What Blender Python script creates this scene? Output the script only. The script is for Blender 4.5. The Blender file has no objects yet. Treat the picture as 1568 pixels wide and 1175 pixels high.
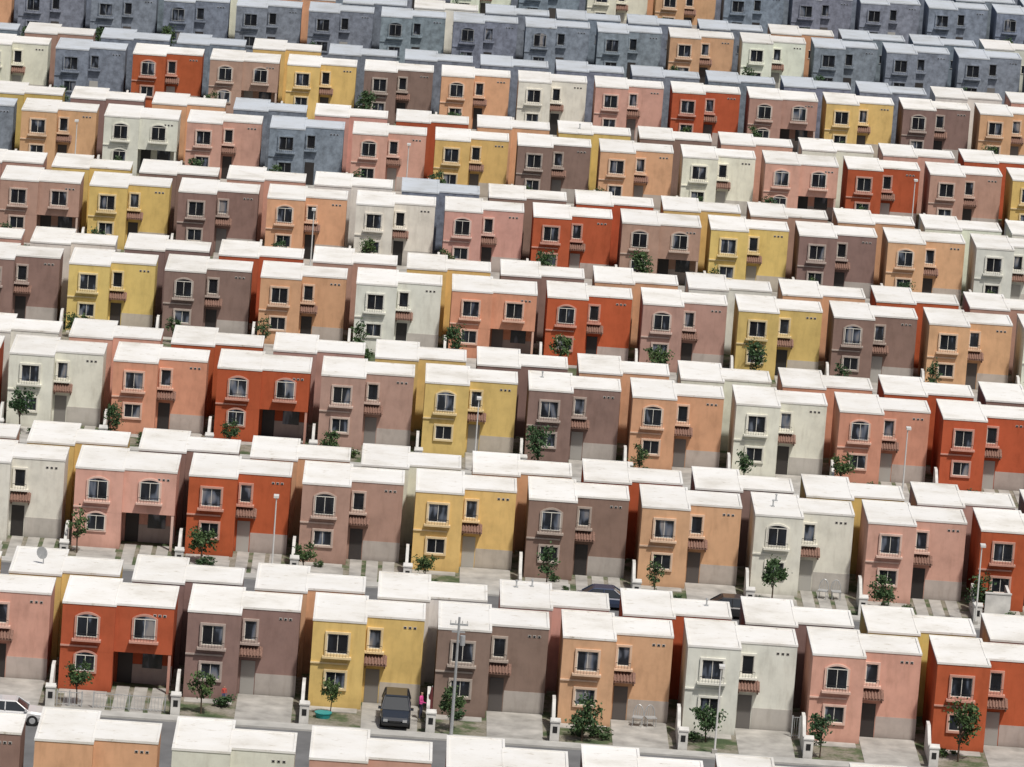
import bpy, math, random
from mathutils import Matrix, Vector
random.seed(7)
sc=bpy.context.scene
COL=sc.collection
# ------------------------------------------------------------ materials
def new_mat(name):
    m=bpy.data.materials.new(name); m.use_nodes=True
    nt=m.node_tree; b=nt.nodes['Principled BSDF']
    return m,nt,b
def ramp(nt,src,stops,interp='LINEAR'):
    r=nt.nodes.new('ShaderNodeValToRGB'); r.color_ramp.interpolation=interp
    e=r.color_ramp.elements
    e[0].position=stops[0][0]; e[0].color=stops[0][1]
    e[1].position=stops[-1][0]; e[1].color=stops[-1][1]
    for p,c in stops[1:-1]:
        x=e.new(p); x.color=c
    nt.links.new(src,r.inputs[0]); return r.outputs[0]
def mixc(nt,a,b,fac,mode='MIX'):
    n=nt.nodes.new('ShaderNodeMix'); n.data_type='RGBA'; n.blend_type=mode
    for sock,v in ((0,fac),(6,a),(7,b)):
        if hasattr(v,'is_output'): nt.links.new(v,n.inputs[sock])
        else: n.inputs[sock].default_value=v
    return n.outputs[2]
def mul(nt,a,k):
    n=nt.nodes.new('ShaderNodeMath'); n.operation='MULTIPLY'; nt.links.new(a,n.inputs[0]); n.inputs[1].default_value=k; return n.outputs[0]
def g(v,a=1): return (v,v,v,a)
def noise(nt,vec,scale,detail=4,rough=.55):
    n=nt.nodes.new('ShaderNodeTexNoise'); n.inputs['Scale'].default_value=scale
    n.inputs['Detail'].default_value=detail; n.inputs['Roughness'].default_value=rough
    nt.links.new(vec,n.inputs['Vector']); return n.outputs['Fac']
def mapping(nt,vec,scale):
    m=nt.nodes.new('ShaderNodeMapping'); m.inputs['Scale'].default_value=scale
    nt.links.new(vec,m.inputs['Vector']); return m.outputs[0]
# Object colour = paint colour of each house, object alpha = 1 painted / 0 bare concrete
def wall_mat(name,lighten=0.0,to=(.8,.76,.68,1)):
    m,nt,b=new_mat(name)
    oi=nt.nodes.new('ShaderNodeObjectInfo'); ge=nt.nodes.new('ShaderNodeNewGeometry')
    tc=nt.nodes.new('ShaderNodeTexCoord'); P=ge.outputs['Position']
    c=oi.outputs['Color']
    if lighten: c=mixc(nt,c,to,mul(nt,oi.outputs['Alpha'],lighten))
    n1=noise(nt,P,.8,6,.6)
    c=mixc(nt,c,ramp(nt,n1,[(.28,g(.82)),(.5,g(.97)),(.75,g(1.08))]),1.0,'MULTIPLY')
    bare=mul(nt,oi.outputs['Alpha'],-1); ad=nt.nodes.new('ShaderNodeMath'); ad.operation='ADD'; nt.links.new(bare,ad.inputs[0]); ad.inputs[1].default_value=1
    c=mixc(nt,c,mixc(nt,c,ramp(nt,noise(nt,P,1.7,6,.65),[(.35,g(.74)),(.62,g(1.22))]),1,'MULTIPLY'),ad.outputs[0])
    st=noise(nt,mapping(nt,P,(2.6,2.6,.6)),1.0,5,.6)
    c=mixc(nt,c,ramp(nt,st,[(.3,(.76,.74,.72,1)),(.5,g(1))]),.5,'MULTIPLY')
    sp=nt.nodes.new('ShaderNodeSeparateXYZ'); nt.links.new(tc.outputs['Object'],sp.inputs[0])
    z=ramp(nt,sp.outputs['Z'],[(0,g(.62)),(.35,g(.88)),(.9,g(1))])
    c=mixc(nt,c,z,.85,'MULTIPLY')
    nt.links.new(c,b.inputs['Base Color']); b.inputs['Roughness'].default_value=.92
    b.inputs['Specular IOR Level'].default_value=.12
    return m
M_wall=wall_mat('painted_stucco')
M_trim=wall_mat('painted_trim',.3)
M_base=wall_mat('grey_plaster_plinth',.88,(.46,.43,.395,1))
def simple(name,col,rough=.8,var=.15,scale=3,metal=0,spec=.3):
    m,nt,b=new_mat(name); ge=nt.nodes.new('ShaderNodeNewGeometry')
    n=noise(nt,ge.outputs['Position'],scale,5)
    c=mixc(nt,(*col,1),ramp(nt,n,[(.3,g(1-var)),(.7,g(1+var))]),1.0,'MULTIPLY')
    nt.links.new(c,b.inputs['Base Color']); b.inputs['Roughness'].default_value=rough
    b.inputs['Metallic'].default_value=metal; b.inputs['Specular IOR Level'].default_value=spec
    return m
M_white=simple('white_painted_metal',(.66,.65,.62),.5,.05)
def frame_mat():
    m,nt,b=new_mat('window_frame')
    oi=nt.nodes.new('ShaderNodeObjectInfo')
    c=mixc(nt,oi.outputs['Color'],(.72,.69,.62,1),1,'MULTIPLY')
    nt.links.new(c,b.inputs['Base Color']); b.inputs['Roughness'].default_value=.6; return m
M_frame=frame_mat()
M_lowwall=simple('whitewashed_block',(.60,.585,.55),.9,.2,1.3)
M_tile=simple('clay_tile',(.22,.13,.10),.8,.3,9)
M_conc=simple('concrete',(.38,.365,.335),.9,.3,.7)
M_walk=simple('sidewalk_concrete',(.43,.42,.39),.9,.15,.9)
M_asph=simple('asphalt',(.15,.15,.15),.9,.2,.5)
M_metal=simple('galvanised_steel',(.45,.46,.46),.45,.1,4,.3)
M_dark=simple('dark_rubber',(.02,.02,.02),.7,.1)
M_bark=simple('bark',(.10,.07,.05),.95,.2,8)
M_redcloth=simple('dark_red_cloth',(.12,.03,.03),.8,.1)
M_teal=simple('teal_plastic',(.03,.30,.30),.4,.05)
def roof_mat():
    m,nt,b=new_mat('roof_coating')
    oi=nt.nodes.new('ShaderNodeObjectInfo'); ge=nt.nodes.new('ShaderNodeNewGeometry')
    P=ge.outputs['Position']; c=oi.outputs['Color']
    n1=noise(nt,P,.3,6,.62)
    c=mixc(nt,c,ramp(nt,n1,[(.3,(.80,.78,.74,1)),(.45,(.95,.94,.92,1)),(.58,g(1)),(.75,g(1.03))]),1,'MULTIPLY')
    n2=noise(nt,mapping(nt,P,(1,1.6,1)),1.1,8,.75)
    c=mixc(nt,c,ramp(nt,n2,[(.28,(.40,.36,.31,1)),(.35,(.80,.77,.72,1)),(.43,g(1))]),1,'MULTIPLY')
    nt.links.new(c,b.inputs['Base Color']); b.inputs['Roughness'].default_value=.85
    b.inputs['Specular IOR Level'].default_value=.15
    return m
M_roof=roof_mat()
def glass_mat():
    m,nt,b=new_mat('window_glass')
    ge=nt.nodes.new('ShaderNodeNewGeometry')
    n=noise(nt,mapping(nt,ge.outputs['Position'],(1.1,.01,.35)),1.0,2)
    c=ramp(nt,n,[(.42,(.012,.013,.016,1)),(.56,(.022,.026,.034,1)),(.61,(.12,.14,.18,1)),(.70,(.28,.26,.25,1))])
    nt.links.new(c,b.inputs['Base Color']); b.inputs['Roughness'].default_value=.12
    b.inputs['Specular IOR Level'].default_value=.4
    return m
M_glass=glass_mat()
def door_mat():
    m,nt,b=new_mat('door_paint')
    oi=nt.nodes.new('ShaderNodeObjectInfo')
    c=ramp(nt,oi.outputs['Random'],[(0,(.015,.015,.015,1)),(.45,(.035,.03,.028,1)),(.65,(.10,.09,.085,1)),(.8,(.30,.29,.27,1)),(1,(.42,.41,.38,1))])
    nt.links.new(c,b.inputs['Base Color']); b.inputs['Roughness'].default_value=.5
    return m
M_door=door_mat()
def ground_mat():
    m,nt,b=new_mat('ground_dirt_and_grass')
    ge=nt.nodes.new('ShaderNodeNewGeometry'); P=ge.outputs['Position']
    a=noise(nt,P,.45,6,.6)
    c=ramp(nt,a,[(.35,(.05,.08,.03,1)),(.45,(.10,.125,.06,1)),(.52,(.22,.20,.15,1)),(.7,(.33,.30,.255,1))])
    c=mixc(nt,c,ramp(nt,noise(nt,P,6,4),[(.3,g(.7)),(.7,g(1.15))]),1,'MULTIPLY')
    nt.links.new(c,b.inputs['Base Color']); b.inputs['Roughness'].default_value=.95
    return m
M_ground=ground_mat()
def leaf_mat():
    m,nt,b=new_mat('foliage')
    ge=nt.nodes.new('ShaderNodeNewGeometry'); oi=nt.nodes.new('ShaderNodeObjectInfo')
    c=ramp(nt,noise(nt,ge.outputs['Position'],3.2,4),[(.3,(.022,.045,.016,1)),(.5,(.045,.09,.03,1)),(.72,(.09,.15,.045,1))])
    c=mixc(nt,c,ramp(nt,oi.outputs['Random'],[(0,(.7,.85,.9,1)),(1,(1.3,1.15,1,1))]),1,'MULTIPLY')
    nt.links.new(c,b.inputs['Base Color']); b.inputs['Roughness'].default_value=.7
    return m
M_leaf=leaf_mat()
def paint(name,col):
    m,nt,b=new_mat(name); b.inputs['Base Color'].default_value=(*col,1); b.inputs['Roughness'].default_value=.3
    b.inputs['Coat Weight'].default_value=.5; return m
M_cglass=paint('car_glass',(.02,.025,.03))
# ------------------------------------------------------------ mesh builder
class MB:
    def __init__(s,mirror=None): s.v=[];s.f=[];s.m=[];s.mats=[];s.mir=mirror
    def mi(s,mat):
        if mat not in s.mats: s.mats.append(mat)
        return s.mats.index(mat)
    def add(s,vs,fs,mat):
        o=len(s.v); k=s.mi(mat)
        if s.mir is not None:
            vs=[(x,s.mir-y,z) for x,y,z in vs]; fs=[tuple(reversed(f)) for f in fs]
        s.v+=vs; s.f+=[tuple(o+i for i in f) for f in fs]; s.m+=[k]*len(fs)
    def prism(s,poly,z0,z1,mat):
        n=len(poly)
        vs=[(x,y,z0) for x,y in poly]+[(x,y,z1) for x,y in poly]
        fs=[tuple(range(n))[::-1],tuple(range(n,2*n))]+[(i,(i+1)%n,n+(i+1)%n,n+i) for i in range(n)]
        s.add(vs,fs,mat)
    def ring(s,outer,inner,z0,z1,mat):
        n=len(outer); vs=[]
        for P,z in ((outer,z0),(outer,z1),(inner,z1),(inner,z0)): vs+=[(x,y,z) for x,y in P]
        fs=[]
        for i in range(n):
            j=(i+1)%n
            fs+=[(i,j,n+j,n+i),(n+i,n+j,2*n+j,2*n+i),(2*n+i,2*n+j,3*n+j,3*n+i)]
        s.add(vs,fs,mat)
    def box(s,x0,x1,y0,y1,z0,z1,mat):
        s.prism([(x0,y0),(x1,y0),(x1,y1),(x0,y1)],z0,z1,mat)
    def xz(s,poly,y0,y1,mat):
        n=len(poly)
        vs=[(x,y0,z) for x,z in poly]+[(x,y1,z) for x,z in poly]
        fs=[tuple(range(n)),tuple(range(n,2*n))[::-1]]+[(i,n+i,n+(i+1)%n,(i+1)%n) for i in range(n)]
        s.add(vs,fs,mat)
    def tube(s,p0,p1,r0,r1,mat,n=6,cap=True):
        p0=Vector(p0);p1=Vector(p1); d=(p1-p0).normalized()
        a=d.orthogonal().normalized(); b=d.cross(a)
        vs=[]
        for p,r in ((p0,r0),(p1,r1)):
            for i in range(n):
                t=2*math.pi*i/n; q=p+(a*math.cos(t)+b*math.sin(t))*r; vs.append(tuple(q))
        fs=[(i,(i+1)%n,n+(i+1)%n,n+i) for i in range(n)]
        if cap: fs+=[tuple(range(n))[::-1],tuple(range(n,2*n))]
        s.add(vs,fs,mat)
    def loft(s,rings,mat,cap=True):
        n=len(rings[0]); vs=[p for r in rings for p in r]; fs=[]
        for k in range(len(rings)-1):
            for i in range(n): fs.append((k*n+i,k*n+(i+1)%n,(k+1)*n+(i+1)%n,(k+1)*n+i))
        if cap: fs+=[tuple(range(n))[::-1],tuple(range((len(rings)-1)*n,len(rings)*n))]
        s.add(vs,fs,mat)
    def mesh(s,name,smooth=False):
        me=bpy.data.meshes.new(name); me.from_pydata(s.v,[],s.f)
        for m in s.mats: me.materials.append(m)
        me.polygons.foreach_set('material_index',s.m)
        if smooth: me.polygons.foreach_set('use_smooth',[True]*len(me.polygons))
        me.update(); return me
def obj(name,me,loc=(0,0,0),rz=0,parent=None,color=None,scale=None,alpha=1):
    o=bpy.data.objects.new(name,me); COL.objects.link(o); o.location=loc; o.rotation_euler=(0,0,rz)
    if parent: o.parent=parent
    if color: o.color=(*color,alpha)
    if scale: o.scale=scale
    return o
# ------------------------------------------------------------ house parts
DEP=7.2; W=6.75; SP=3.22; H=5.34
def window(mb,gl,x0,x1,z0,z1,y,arch=False,sill=True,mull=True,surround=True):
    t=.13
    if arch:
        def arcpts(xa,xb,zs,rise,n=8):
            return [(xb-(xb-xa)*i/n, zs+rise*math.sin(math.pi*i/n)**.8) for i in range(n+1)]
        outer=[(x0-t,z0-t),(x1+t,z0-t)]+arcpts(x0-t,x1+t,z1,.17+t)
        mb.xz(outer,y-.1,y+.01,M_trim)
        inner=[(x0,z0),(x1,z0)]+arcpts(x0,x1,z1,.16)
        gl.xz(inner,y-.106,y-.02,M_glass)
    else:
        if surround:
            mb.box(x0-t,x0,y-.13,y+.01,z0-t,z1+t,M_trim); mb.box(x1,x1+t,y-.13,y+.01,z0-t,z1+t,M_trim)
            mb.box(x0,x1,y-.13,y+.01,z1,z1+t,M_trim); mb.box(x0,x1,y-.13,y+.01,z0-t,z0,M_trim)
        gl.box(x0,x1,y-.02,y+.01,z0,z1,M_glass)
    f=.045; yy=y-.108 if arch else y-.022
    gl.box(x0,x0+f,yy-.03,yy,z0,z1,M_frame); gl.box(x1-f,x1,yy-.03,yy,z0,z1,M_frame)
    gl.box(x0+f,x1-f,yy-.03,yy,z0,z0+f,M_frame); gl.box(x0+f,x1-f,yy-.03,yy,z1-f,z1,M_frame)
    if mull: gl.box((x0+x1)/2-.018,(x0+x1)/2+.018,yy-.03,yy,z0+f,z1-f,M_frame)
    if sill:
        zs=z0-t-.002
        mb.box(x0-.24,x1+.24,y-.38,y+.01,zs-.13,zs,M_trim)
        # window guard rail standing on the ledge
        gl.box(x0-.1,x1+.1,y-.34,y-.315,z0+.22,z0+.25,M_dark)
        n=max(3,int((x1-x0+.2)/.18))
        for i in range(n+1):
            x=x0-.1+(x1-x0+.2)*i/n; gl.box(x-.008,x+.008,y-.335,y-.32,zs,z0+.22,M_dark)
def front_poly(o,ry0,ry1=6.2):
    return [(-o,-o),(SP+o,-o),(SP+o,ry0-o),(W+o,ry0-o),(W+o,ry1+o),(SP+o,ry1+o),(SP+o,DEP+o),(-o,DEP+o)]
def make_type(kind,arch,mir):
    mir=DEP if mir else None
    w=MB(mir);r=MB(mir);gl=MB(mir);d=MB(mir);c=MB(mir)
    ry=1.9 if kind==1 else .45
    if kind==1:
        w.prism(front_poly(0,ry),-.3,H,M_wall)
        w.box(SP+1.05,W+.015,ry-.02,ry+.01,-.3,1.35,M_base)
    else:
        w.prism(front_poly(0,2.8),-.3,2.46,M_wall)
        w.prism(front_poly(0,ry),2.45,H,M_wall)
        w.box(W-.2,W-.03,ry+.03,ry+.2,-.3,2.45,M_trim)
        w.box(SP+.5,W,2.77,2.81,-.3,1.2,M_base)
    r.prism(front_poly(.035,ry),H,H+.07,M_roof)
    r.ring(front_poly(.035,ry),front_poly(-.11,ry),H+.07,H+.13,M_roof)
    r.box(SP-.14,SP-.111,ry+.3,6.0,H+.07,H+.10,M_roof)
    xa,xb=.92,2.2
    window(w,gl,xa,xb,3.38,4.62,0,arch)
    window(w,gl,xa+.05,xb-.05,1.25,2.25,0,arch and kind==2,sill=False)
    w.box(-.012,xb+.05,-.09,.01,2.72,2.82,M_trim)
    if kind==1:
        window(w,gl,SP+.22,SP+.95,3.42,4.62,ry,False,sill=True,mull=False)
        d.box(SP+.15,SP+1.0,ry-.03,ry+.01,0,2.12,M_door)
        x0,x1=SP+.02,SP+1.4
        c.add([(x0,ry,3.02),(x1,ry,3.02),(x1,ry-.75,2.6),(x0,ry-.75,2.6),(x0,ry,2.9),(x1,ry,2.9),(x1,ry-.75,2.5),(x0,ry-.75,2.5)],
              [(0,3,2,1),(4,5,6,7),(3,7,6,2),(1,2,6,5),(0,4,7,3)],M_tile)
        for i in range(7):
            xx=x0+.1+i*.19
            c.tube((xx,ry-.02,3.04),(xx,ry-.79,2.61),.06,.06,M_tile,6)
        for xx in (x0+.05,x1-.15):
            c.box(xx,xx+.08,ry-.5,ry,2.3,2.49,M_tile)
    else:
        window(w,gl,SP+1.15,SP+2.45,3.38,4.62,ry,arch)
        d.box(SP+.2,SP+1.1,2.74,2.8,0,2.12,M_door)
        d.box(SP+1.7,SP+2.9,2.74,2.8,1.0,2.1,M_glass)
    for (y,sg) in ((ry,1),(6.2,-1)):
        for i in range(3):
            x=W-1.25+i*.3
            for (a,b_,z0,z1,dd,mt) in ((x,x+.19,4.78,4.93,.022,M_base),(x+.03,x+.16,4.80,4.90,.035,M_dark)):
                y0,y1=y-dd*sg,y+.01*sg
                gl.box(a,b_,min(y0,y1),max(y0,y1),z0,z1,mt)
    for (x0,x1,z0,z1,y) in ((SP+1,SP+2.0,2.9,3.7,6.2),(.9,1.7,0,2.1,DEP)):
        gl.box(x0,x1,y-.01,y+.02,z0,z1,M_glass if z0>0 else M_door)
        gl.box(x0-.06,x1+.06,y-.01,y+.05,z0-.08,z0-.001,M_frame)
        gl.box(x0-.06,x1+.06,y-.01,y+.05,z1+.001,z1+.06,M_frame)
    n='house%d'%kind
    return dict(walls=w.mesh(n+'_walls'),roof=r.mesh(n+'_roof'),windows=gl.mesh(n+'_windows'),door=d.mesh(n+'_door'),
                canopy=c.mesh(n+'_canopy') if c.v else None)
TYPES={(k,a,m):make_type(k,a,m) for k in (1,2) for a in (False,True) for m in (False,True)}
def srgb(r,gg,b,k=1.0):
    f=lambda c:(((c/255+.055)/1.055)**2.4)*k
    return (f(r),f(gg),f(b))
PAL={'y':srgb(217,188,120),'r':srgb(180,94,63),'b':srgb(143,119,110),'p':srgb(212,167,132),'k':srgb(208,161,145),
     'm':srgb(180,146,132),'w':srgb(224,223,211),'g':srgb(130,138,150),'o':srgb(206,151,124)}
def house(x,y,c,kind=1,back=False,roofdim=1.0,arch=None):
    if arch is None: arch = random.random()<(.5 if kind==2 else .2)
    T=TYPES[(kind,arch,back)]
    e=obj('row_house',None,(x,y,0)); e.empty_display_size=.5
    j=random.uniform(.92,1.07); col=tuple(min(.85,v*j*random.uniform(.96,1.04)) for v in PAL[c])
    al=0 if c=='g' else 1
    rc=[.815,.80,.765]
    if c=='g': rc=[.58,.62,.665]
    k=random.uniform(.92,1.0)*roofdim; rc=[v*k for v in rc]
    obj('walls',T['walls'],parent=e,color=col,alpha=al)
    obj('roof',T['roof'],parent=e,color=rc)
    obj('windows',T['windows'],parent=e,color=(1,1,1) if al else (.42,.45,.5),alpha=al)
    obj('door',T['door'],parent=e)
    if T['canopy'] and al: obj('canopy',T['canopy'],parent=e)
    return e
# ------------------------------------------------------------ trees
def make_tree(seed,h,rad,nl,shrub=False):
    R=random.Random(seed); mb=MB()
    top=Vector((R.uniform(-.1,.1),R.uniform(-.1,.1),h*.55))
    if not shrub: mb.tube((0,0,0),top,.06,.035,M_bark,6)
    clumps=[]
    for i in range(13):
        a=R.uniform(0,6.28); rr=rad*R.uniform(.15,.9); z=h*R.uniform(.36,.95) if not shrub else h*R.uniform(.2,.8)
        rr*= 1-abs(z/h-.6)*.8
        p=Vector((math.cos(a)*rr,math.sin(a)*rr,z)); clumps.append((p,rad*R.uniform(.28,.5)))
        mb.tube(top*R.uniform(.55,1) if not shrub else (0,0,0),p,.025,.01,M_bark,4,False)
    for i in range(nl):
        p,cr=R.choice(clumps)
        q=p+Vector((R.gauss(0,1),R.gauss(0,1),R.gauss(0,.9)))*cr*.5
        n=Vector((R.gauss(0,1),R.gauss(0,1),R.gauss(.4,1))).normalized(); a=n.orthogonal().normalized(); b=n.cross(a)
        s1=R.uniform(.07,.14); s2=s1*.6
        mb.add([tuple(q-a*s1),tuple(q-b*s2),tuple(q+a*s1),tuple(q+b*s2)],[(0,1,2,3)],M_leaf)
    return mb.mesh('small_tree')
TREES=[make_tree(i,R,r,n) for i,(R,r,n) in enumerate([(2.9,.95,950),(2.5,.9,850),(3.3,1.0,1000),(2.7,.75,600),(2.2,.9,800),(2.9,.7,420),(2.6,.95,900)])]
SHRUB=[make_tree(20+i,1.1,.7,400,True) for i in range(3)]
# ------------------------------------------------------------ yard wall, pillar
def ywall():
    mb=MB(); t=.2
    pr=[(0,0),(0,1.75),(-1.0,1.75),(-2.4,.95),(-4.4,.85),(-4.4,0)]
    n=len(pr)
    vs=[(-.4,y,z) for y,z in pr]+[(-.4+t,y,z) for y,z in pr]
    fs=[tuple(range(n)),tuple(range(n,2*n))[::-1]]+[(i,n+i,n+(i+1)%n,(i+1)%n) for i in range(n)]
    mb.add(vs,fs,M_lowwall); return mb.mesh('boundary_wall')
YW=ywall()
def pillar():
    mb=MB(); mb.box(-.28,.28,-.2,.2,0,1.25,M_lowwall); mb.box(-.33,.33,-.25,.25,1.25,1.33,M_lowwall)
    mb.add([(-.3,-.22,1.33),(.3,-.22,1.33),(.3,.22,1.33),(-.3,.22,1.33),(-.3,0,1.5),(.3,0,1.5)],[(0,1,5,4),(2,3,4,5),(1,2,5),(3,0,4)],M_lowwall)
    mb.box(-.14,.14,-.215,-.2,.6,1.0,M_dark); return mb.mesh('meter_pillar')
PIL=pillar()
# ------------------------------------------------------------ rows
S=7.6; YB=366.5
F={
'B':(-18.79,1.3,-1,"krbybpwkrpby",(0,)),
'C':(-20.51,1.2,-1,"wkrmybpwkrbp",(0,)),
'D':(-27.77,0,-1,"rwormybpworbp",(2,)),
'E':(-25.94,-.6,-1,"bybpwormybpwk",(4,)),
'F':(-26.68,-1.6,-1,"mybpwkrmybpwkr",(-1,6)),
'G':(-35.35,-1.6,-1,"gpwkgkybpwkrmyb",(1,9)),
'H':(-34.98,.3,-1,"wgrmybpwkrmybpwg",(2,9)),
'I':(-3.53,1.5,0,"ggggpwggggg",()),
}
B={
'A':(-18.15,-1.0,-1,"bpwkkbpwyrb",()),
'B':(-22.58,0,0,"ybpwkrbykw",()),
'C':(-24.29,0,-1,"mybpwprbymbk",()),
'D':(-23.97,-.2,-1,"wkrmybpworbp",()),
'E':(-29.63,-.4,-1,"kwbrmybpwprmy",()),
'F':(-30.5,-1.4,0,"ybkwgbrympwwrb",()),
'G':(-31.48,-.4,-1,"ybpgkrpybkwkrb",()),
'H':(-31.12,1.5,-1,"mggyggggggggwkrg",()),
}
ARCH={'B':{0,6},'C':{0,2,4,6},'D':{2,4,6,8},'E':{1,5,8,6},'F':{4,6,9,2},'G':{4,9,1},'H':{1,2,9,11,5}}
letters='ABCDEFGHIJKLM'
DB=8.5
rowinfo={}
def do_row(L,tag,spec,back):
    i=letters.index(L)-1
    if spec: x0,dy,st,cols,t2=spec
    else: x0,dy,st,cols,t2=(-19.0-(3.94 if back else 0),1.5,0,"",())
    y=YB+i*40+dy+(DB if back else 0)
    half=784/9530*(y*.98+16)+S*2.2
    cx=y*.02
    k0=math.floor((cx-half-x0)/S); k1=math.ceil((cx+half-x0)/S)
    rowinfo[(L,tag)]=(x0,y,k0,k1)
    if L=='A' and not back: return
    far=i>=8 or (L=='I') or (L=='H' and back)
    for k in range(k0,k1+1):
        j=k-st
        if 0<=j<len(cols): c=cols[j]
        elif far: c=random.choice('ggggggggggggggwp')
        else: c=random.choice('yrbpkmwob')
        kind=2 if (k in t2 or (not(0<=j<len(cols)) and random.random()<.12)) else 1
        house(x0+k*S,y,c,kind,back,.92 if far else 1.0,(k in ARCH[L]) if (not back and L in ARCH and 0<=j<len(cols)) else None)
for L in letters:
    do_row(L,'f',F.get(L),False); do_row(L,'b',B.get(L),True)
# ------------------------------------------------------------ ground, roads, yards
gm=MB(); gm.add([(-3000,-1500,0),(3000,-1500,0),(3000,9000,0),(-3000,9000,0)],[(0,1,2,3)],M_ground)
obj('ground',gm.mesh('ground'))
for L in letters:
    if L=='A': continue
    x0,y,k0,k1=rowinfo[(L,'f')]
    xa,xb=x0+k0*S-10,x0+k1*S+18
    pl=letters.index(L)-1
    yprev=rowinfo[(letters[pl],'b')][1]+DEP
    m=MB(); m.box(xa,xb,y-6.3,y-5.0,.0,.12,M_walk); m.box(xa,xb,yprev+5.0,yprev+6.3,0,.12,M_walk)
    obj('sidewalk',m.mesh('sidewalk'))
    m=MB(); m.add([(xa,yprev+6.3,.006),(xb,yprev+6.3,.006),(xb,y-6.3,.006),(xa,y-6.3,.006)],[(0,1,2,3)],M_asph)
    obj('road',m.mesh('road'))
    m=MB()
    R=random.Random(L)
    for k in range(k0,k1+1):
        x=x0+k*S; t=R.random()
        if t<.72: m.box(x+3.3,x+6.7,y-5.0,y+1.8,-.05,.03,M_conc)
        else:
            for a in (3.5,4.6,5.7): m.box(x+a,x+a+.8,y-5.0,y+1.8,-.05,.03,M_conc)
        m.box(x+.1,x+3.0,y-1.1,y-.005,-.05,.035,M_conc)
        if t>.7: m.box(x+.5,x+3.1,y-5,y-1.1,-.05,.02,M_conc)
    bx,by,b0,b1=rowinfo[(letters[pl],'b')]
    for k in range(b0,b1+1):
        x=bx+k*S; m.box(x+3.3,x+6.7,yprev-1.6,yprev+5,-.05,.03,M_conc)
    obj('driveway',m.mesh('driveway'))
    for k in range(k0,k1+1):
        x=x0+k*S
        obj('boundary_wall',YW,(x,y,0))
        if R.random()<.8: obj('meter_pillar',PIL,(x-.2+R.uniform(-.1,.1),y-4.7,0))
        if R.random()<.96:
            s=R.uniform(.72,1.1)
            obj('small_tree',R.choice(TREES),(x+R.uniform(.2,1.5),y-R.uniform(1.6,4.3),0),R.uniform(0,6),scale=(s*R.uniform(.85,1.1),s,s))
        for q in range(4):
            if R.random()<.33:
                s=R.uniform(.35,1); obj('shrub',R.choice(SHRUB),(x+R.uniform(.3,3.0),y-R.uniform(.6,4.6),0),R.uniform(0,6),scale=(s*R.uniform(.8,1.6),s,s*.8))
    for k in range(b0,b1+1):
        x=bx+k*S
        w=obj('boundary_wall',YW,(x,yprev,0)); w.scale=(1,-1,1)
        if R.random()<.8:
            s=R.uniform(.7,1.0); obj('small_tree',R.choice(TREES),(x+R.uniform(.3,2.5),yprev+R.uniform(2.2,4.4),0),R.uniform(0,6),scale=(s,s,s))
        if R.random()<.6:
            s=R.uniform(.6,1); obj('shrub',R.choice(SHRUB),(x+R.uniform(.3,2.5),yprev+R.uniform(3,5),0),R.uniform(0,6),scale=(s,s,s))
def at(L,dx,idx,dy,tag='f',z=0):
    x0,y,_,_=rowinfo[(L,tag)]; return (x0+idx*S+dx,y+dy,z)
# ------------------------------------------------------------ street lamps, utility pole
def lamp():
    mb=MB(); mb.tube((0,0,0),(0,0,5.2),.065,.04,M_white,8); mb.tube((0,0,5.15),(0,-.55,5.5),.035,.03,M_white,6)
    mb.box(-.17,.17,-1.05,-.4,5.47,5.62,M_white); mb.box(-.1,.1,-.92,-.55,5.42,5.469,M_frame)
    mb.box(-.16,.16,-.16,.16,0,.25,M_conc); return mb.mesh('street_lamp')
LAMP=lamp()
for L,i,dx in (('B',5,1.8),('C',1,6.0),('C',7,7.2),('D',4,3.9),('D',8,4.6),('G',10,5.8),('G',0,5.4),('F',2,4.1),('G',4,5.2)):
    obj('street_lamp',LAMP,at(L,dx,i,-5.2,z=.1))
mb=MB(); mb.tube((0,0,0),(0,0,7.4),.11,.07,M_metal,8); mb.box(-.55,.55,-.05,.05,6.9,7.0,M_metal); mb.box(-.4,.4,-.04,.04,6.45,6.53,M_metal)
for x in (-.5,-.2,.2,.5): mb.tube((x,0,7.0),(x,0,7.2),.04,.03,M_white,6)
mb.tube((.28,-.05,5.7),(.28,-.05,6.3),.16,.16,M_metal,10); mb.box(0.05,.28,-.06,-.02,5.9,6.0,M_metal)
obj('utility_pole',mb.mesh('utility_pole'),at('B',1.15,3,-5.3))
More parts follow.
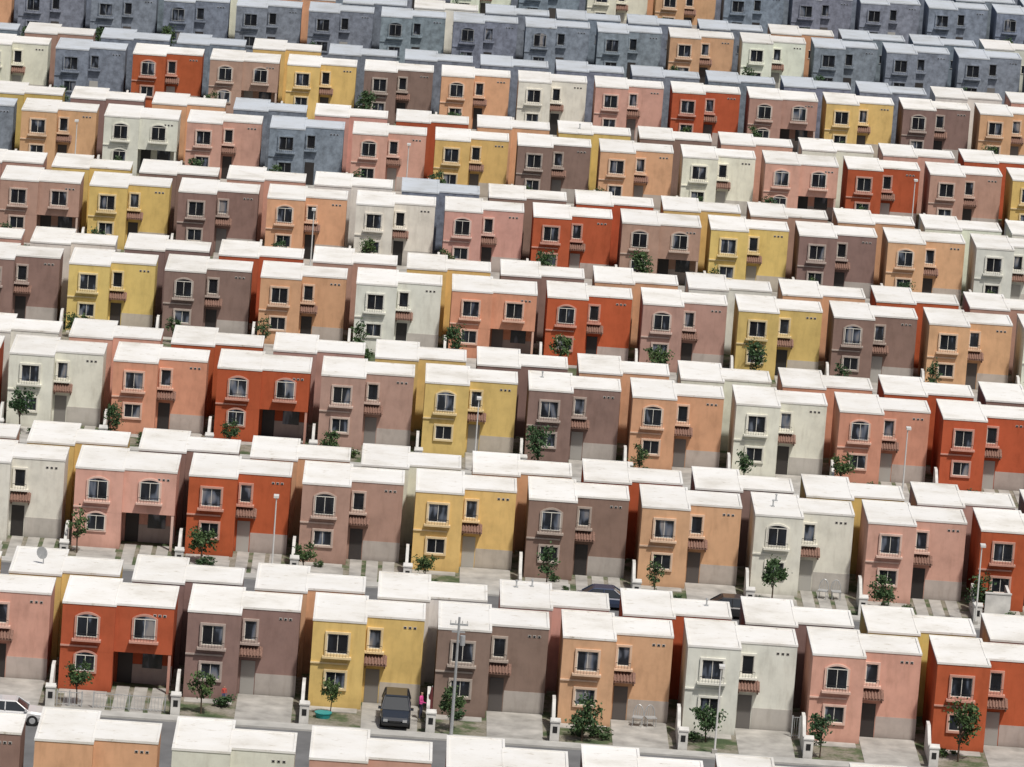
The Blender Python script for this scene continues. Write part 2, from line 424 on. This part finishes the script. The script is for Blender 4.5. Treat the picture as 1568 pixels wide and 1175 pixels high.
# ------------------------------------------------------------ cars
def car(col,suv=False):
    P=paint('car_paint',col); mb=MB(); hh=1.75 if suv else 1.42; belt=1.05 if suv else .9
    def ring(y,hw,z0,z1):
        return [(-hw*.93,y,z0),(-hw,y,z0+.25),(-hw,y,z1-.12),(-hw*.9,y,z1),(hw*.9,y,z1),(hw,y,z1-.12),(hw,y,z0+.25),(hw*.93,y,z0)]
    mb.loft([ring(-2.15,.70,.35,.62),ring(-2.05,.84,.28,.80),ring(-1.2,.90,.25,belt-.02),ring(1.6,.90,.25,belt),ring(2.05,.84,.28,belt-.05),ring(2.15,.75,.35,belt-.2)],P)
    yb0,yb1=(-1.05,2.0) if suv else (-1.0,1.75); yt0,yt1=(-.35,1.75) if suv else (-.3,1.05)
    vs=[(-.86,yb0,belt-.01),(.86,yb0,belt-.01),(.86,yb1,belt-.01),(-.86,yb1,belt-.01),(-.68,yt0,hh-.05),(.68,yt0,hh-.05),(.68,yt1,hh-.05),(-.68,yt1,hh-.05)]
    mb.add(vs,[(0,1,5,4),(1,2,6,5),(2,3,7,6),(3,0,4,7),(4,5,6,7)],M_cglass)
    mb.loft([[(-.70,yt0-.05,hh-.05),(.70,yt0-.05,hh-.05),(.70,yt1+.05,hh-.05),(-.70,yt1+.05,hh-.05)],[(-.62,yt0+.08,hh+.02),(.62,yt0+.08,hh+.02),(.62,yt1-.08,hh+.02),(-.62,yt1-.08,hh+.02)]],P)
    for sx in (-1,1):
        for (ya,za,yb,zb) in ((yb0,belt,yt0,hh-.04),(yb1,belt,yt1,hh-.04),(.35,belt,.35,hh-.04)):
            mb.tube((sx*.865,ya,za),(sx*.69,yb,zb),.045,.04,P,6)
        mb.box(min(sx*.9,sx*1.07),max(sx*.9,sx*1.07),-.98,-.84,belt-.02,belt+.14,P)
        for y in (-1.3,1.3):
            mb.tube((sx*.70,y,.33),(sx*.915,y,.33),.33,.33,M_dark,16); mb.tube((sx*.916,y,.33),(sx*.925,y,.33),.19,.17,M_metal,12)
        mb.box(min(sx*.45,sx*.72),max(sx*.45,sx*.72),-2.17,-2.08,.55,.70,M_metal)
        mb.box(min(sx*.5,sx*.72),max(sx*.5,sx*.72),2.1,2.18,.55,.72,M_redcloth)
    mb.box(-.8,.8,-2.22,-2.05,.33,.47,M_dark); mb.box(-.35,.35,-2.19,-2.1,.52,.62,M_dark)
    return mb.mesh('parked_car')
obj('parked_car',car((.025,.03,.04),True),at('B',5.35,2,-2.6))
obj('parked_car',car((.6,.6,.6)),at('B',-2.2,0,-8.8),math.pi/2)
obj('parked_car',car((.03,.045,.09)),at('C',-2.1,5,-7.4),math.pi/2)
obj('parked_car',car((.02,.02,.022)),at('C',-1.2,6,-7.6),math.pi/2)
# ------------------------------------------------------------ fences, furniture
def fence(w,h=1.0,step=.2):
    mb=MB()
    mb.box(0,w,-.015,.015,h-.04,h,M_metal); mb.box(0,w,-.015,.015,.12,.16,M_metal)
    n=int(w/step)
    for i in range(n+1): mb.box(i*w/n-.012,i*w/n+.012,-.01,.01,.0,h-.041,M_metal)
    for x in (0,w/2,w): mb.box(x-.04,x+.04,-.04,.04,0,h+.08,M_metal)
    return mb.mesh('iron_fence')
obj('iron_fence',fence(4.3,.95),at('B',2.4,0,-4.2))
obj('iron_fence',fence(1.5,.9),at('B',.2,0,-4.2))
obj('iron_fence',fence(.95,1.3,.12),at('B',6.72,5,.5))
def chair():
    mb=MB()
    for sx in (-.22,.22):
        mb.tube((sx,-.2,0),(sx,-.2,.45),.02,.02,M_metal); mb.tube((sx,.2,0),(sx,.22,.45),.02,.02,M_metal)
    mb.box(-.26,.26,-.24,.24,.43,.47,M_metal)
    pts=[(.26*math.cos(t),.24,.47+.55*math.sin(t)) for t in [math.pi*i/8 for i in range(9)]]
    for a,b in zip(pts,pts[1:]): mb.tube(a,b,.025,.025,M_metal)
    for x in (-.12,0,.12): mb.tube((x,.24,.47),(x,.24,.95),.015,.015,M_metal)
    return mb.mesh('garden_chair')
CH=chair()
for L,i,dx,dy in (('B',4,4.9,.6),('B',4,5.7,.7),('C',6,4.9,-.2),('C',6,5.8,-.2)): obj('garden_chair',CH,at(L,dx,i,dy,z=.03),random.uniform(-.3,.3),scale=(1.25,1.25,1.25))
mb=MB(); mb.tube((0,0,0),(.12,0,2.2),.025,.02,M_metal); mb.tube((.03,0,.75),(.11,0,2.1),.2,.05,M_redcloth,8); mb.tube((0,0,0),(0,0,.12),.25,.22,M_conc,10)
obj('folded_parasol',mb.mesh('folded_parasol'),at('B',7.35,2,-1.6))
mb=MB(); mb.tube((0,0,0),(0,0,.3),.42,.5,M_teal,16); mb.tube((0,0,.3),(0,0,.34),.53,.53,M_teal,16)
obj('water_tub',mb.mesh('water_tub'),at('B',1.0,2,-2.6))
mb=MB(); mb.box(0,1.7,0,.18,0,1.9,M_lowwall); mb.box(1.52,1.7,.18,3,0,1.9,M_lowwall); mb.box(-.04,1.74,-.04,.22,1.9,1.98,M_lowwall)
obj('garden_wall',mb.mesh('garden_wall'),at('C',.3,8,-3.6))
# roof items
def dish():
    mb=MB(); mb.tube((0,0,0),(0,0,.55),.03,.03,M_metal); rings=[]
    for j in range(4):
        r=.06+.34*j/3; rings.append([(r*math.cos(a),-.05-.16*(j/3)**2, .7+r*math.sin(a)) for a in [2*math.pi*i/14 for i in range(14)]])
    mb.loft(rings,M_metal); mb.tube((0,-.05,.35),(0,-.5,.75),.015,.015,M_metal); return mb.mesh('satellite_dish')
obj('satellite_dish',dish(),at('B',1.9,0,3,'b',H+.07),-.5)
def vent():
    mb=MB(); mb.tube((0,0,0),(0,0,.4),.05,.05,M_metal,8); mb.tube((0,0,.4),(0,0,.48),.09,.07,M_metal,8); mb.box(-.12,.12,-.12,.12,0,.05,M_metal); return mb.mesh('roof_vent')
VE=vent()
for L,i,dx,dy,tag in (('B',4,1.0,5.5,'b'),('B',4,2.0,6,'b'),('C',6,1.3,3,'f'),('C',6,1.6,5,'f'),('B',5,5.3,4,'b'),('D',5,1,5,'f'),('G',6,2,3,'b')):
    obj('roof_vent',VE,at(L,dx,i,dy,tag,H+.07))
# ------------------------------------------------------------ people
def person_mat(name,shirt,pants):
    m,nt,b=new_mat(name); tc=nt.nodes.new('ShaderNodeTexCoord'); sp=nt.nodes.new('ShaderNodeSeparateXYZ'); nt.links.new(tc.outputs['Object'],sp.inputs[0])
    z=mul(nt,sp.outputs['Z'],.5)
    c=ramp(nt,z,[(0,(.03,.03,.03,1)),(.04,(*pants,1)),(.47,(*shirt,1)),(.735,(.42,.25,.17,1)),(.83,(.02,.015,.012,1))],'CONSTANT')
    nt.links.new(c,b.inputs['Base Color']); b.inputs['Roughness'].default_value=.8; return m
def person(loc,rz,sc_,shirt,pants,reach=False):
    J={'pel':((0,0,.95),.13),'ch':((0,0,1.28),.15),'nk':((0,-.01,1.47),.055),'h1':((0,-.03,1.58),.085),'h2':((0,-.02,1.69),.075),
       'sl':((-.18,0,1.40),.06),'el':((-.25,-.02,1.13),.042),'wl':((-.24,-.14 if not reach else -.35,.92 if not reach else 1.1),.03),'fl':((-.24,-.18 if not reach else -.45,.83 if not reach else 1.1),.03),
       'sr':((.18,0,1.40),.06),'er':((.25,.0,1.13),.042),'wr':((.25,-.10,.90),.03),'fr':((.25,-.12,.81),.03),
       'hl':((-.09,0,.88),.09),'kl':((-.10,-.03,.49),.06),'al':((-.11,.02,.08),.04),'tl':((-.11,-.14,.04),.035),
       'hr':((.09,0,.88),.09),'kr':((.11,-.05,.49),.06),'ar':((.12,-.02,.08),.04),'tr':((.12,-.17,.04),.035)}
    E=[('pel','ch'),('ch','nk'),('nk','h1'),('h1','h2'),('ch','sl'),('sl','el'),('el','wl'),('wl','fl'),('ch','sr'),('sr','er'),('er','wr'),('wr','fr'),
       ('pel','hl'),('hl','kl'),('kl','al'),('al','tl'),('pel','hr'),('hr','kr'),('kr','ar'),('ar','tr')]
    ks=list(J); me=bpy.data.meshes.new('person'); me.from_pydata([J[k][0] for k in ks],[(ks.index(a),ks.index(b)) for a,b in E],[])
    me.materials.append(person_mat('clothes_and_skin',shirt,pants))
    o=obj('person',me,loc,rz,scale=(sc_,)*3); m=o.modifiers.new('Skin','SKIN')
    for i,k in enumerate(ks): me.skin_vertices[0].data[i].radius=(J[k][1],)*2; me.skin_vertices[0].data[i].use_root=(i==0)
    m.use_smooth_shade=True; s=o.modifiers.new('Sub','SUBSURF'); s.levels=2; s.render_levels=2
    return o
person(at('B',6.85,2,-1.4,z=.03),1.2,1,(.65,.08,.28),(.05,.05,.08),True)
person(at('B',2.5,1,-.7,z=.035),.4,.62,(.5,.08,.06),(.08,.1,.2))
# ------------------------------------------------------------ camera / light
cam=bpy.data.cameras.new('camera'); co=bpy.data.objects.new('camera',cam); COL.objects.link(co)
cam.sensor_width=36; cam.lens=36*9530/1568; cam.clip_end=12000; cam.clip_start=1
co.matrix_world=Matrix.Translation((0,0,91.06))@Matrix.Rotation(-.02,4,'Z')@Matrix.Rotation(math.pi/2-.18875,4,'X')@Matrix.Rotation(.0739,4,'Z')
sc.camera=co
w=bpy.data.worlds.new('World'); sc.world=w; w.use_nodes=True
nt=w.node_tree; bg=nt.nodes['Background']; sk=nt.nodes.new('ShaderNodeTexSky'); sk.sky_type='NISHITA'; sk.sun_disc=False
EL=math.radians(60); AZ=math.radians(150)
sk.sun_elevation=EL; sk.sun_rotation=AZ; sk.dust_density=4; sk.air_density=1
nt.links.new(sk.outputs[0],bg.inputs[0]); bg.inputs[1].default_value=.068
sl=bpy.data.lights.new('sun','SUN'); sl.energy=3.35; sl.angle=math.radians(3); sl.color=(1,.965,.91)
so=bpy.data.objects.new('sun',sl); COL.objects.link(so)
d=Vector((math.sin(AZ)*math.cos(EL),math.cos(AZ)*math.cos(EL),math.sin(EL)))
so.rotation_euler=d.to_track_quat('Z','Y').to_euler()
sc.view_settings.view_transform='Standard'; sc.view_settings.look='None'; sc.view_settings.exposure=0
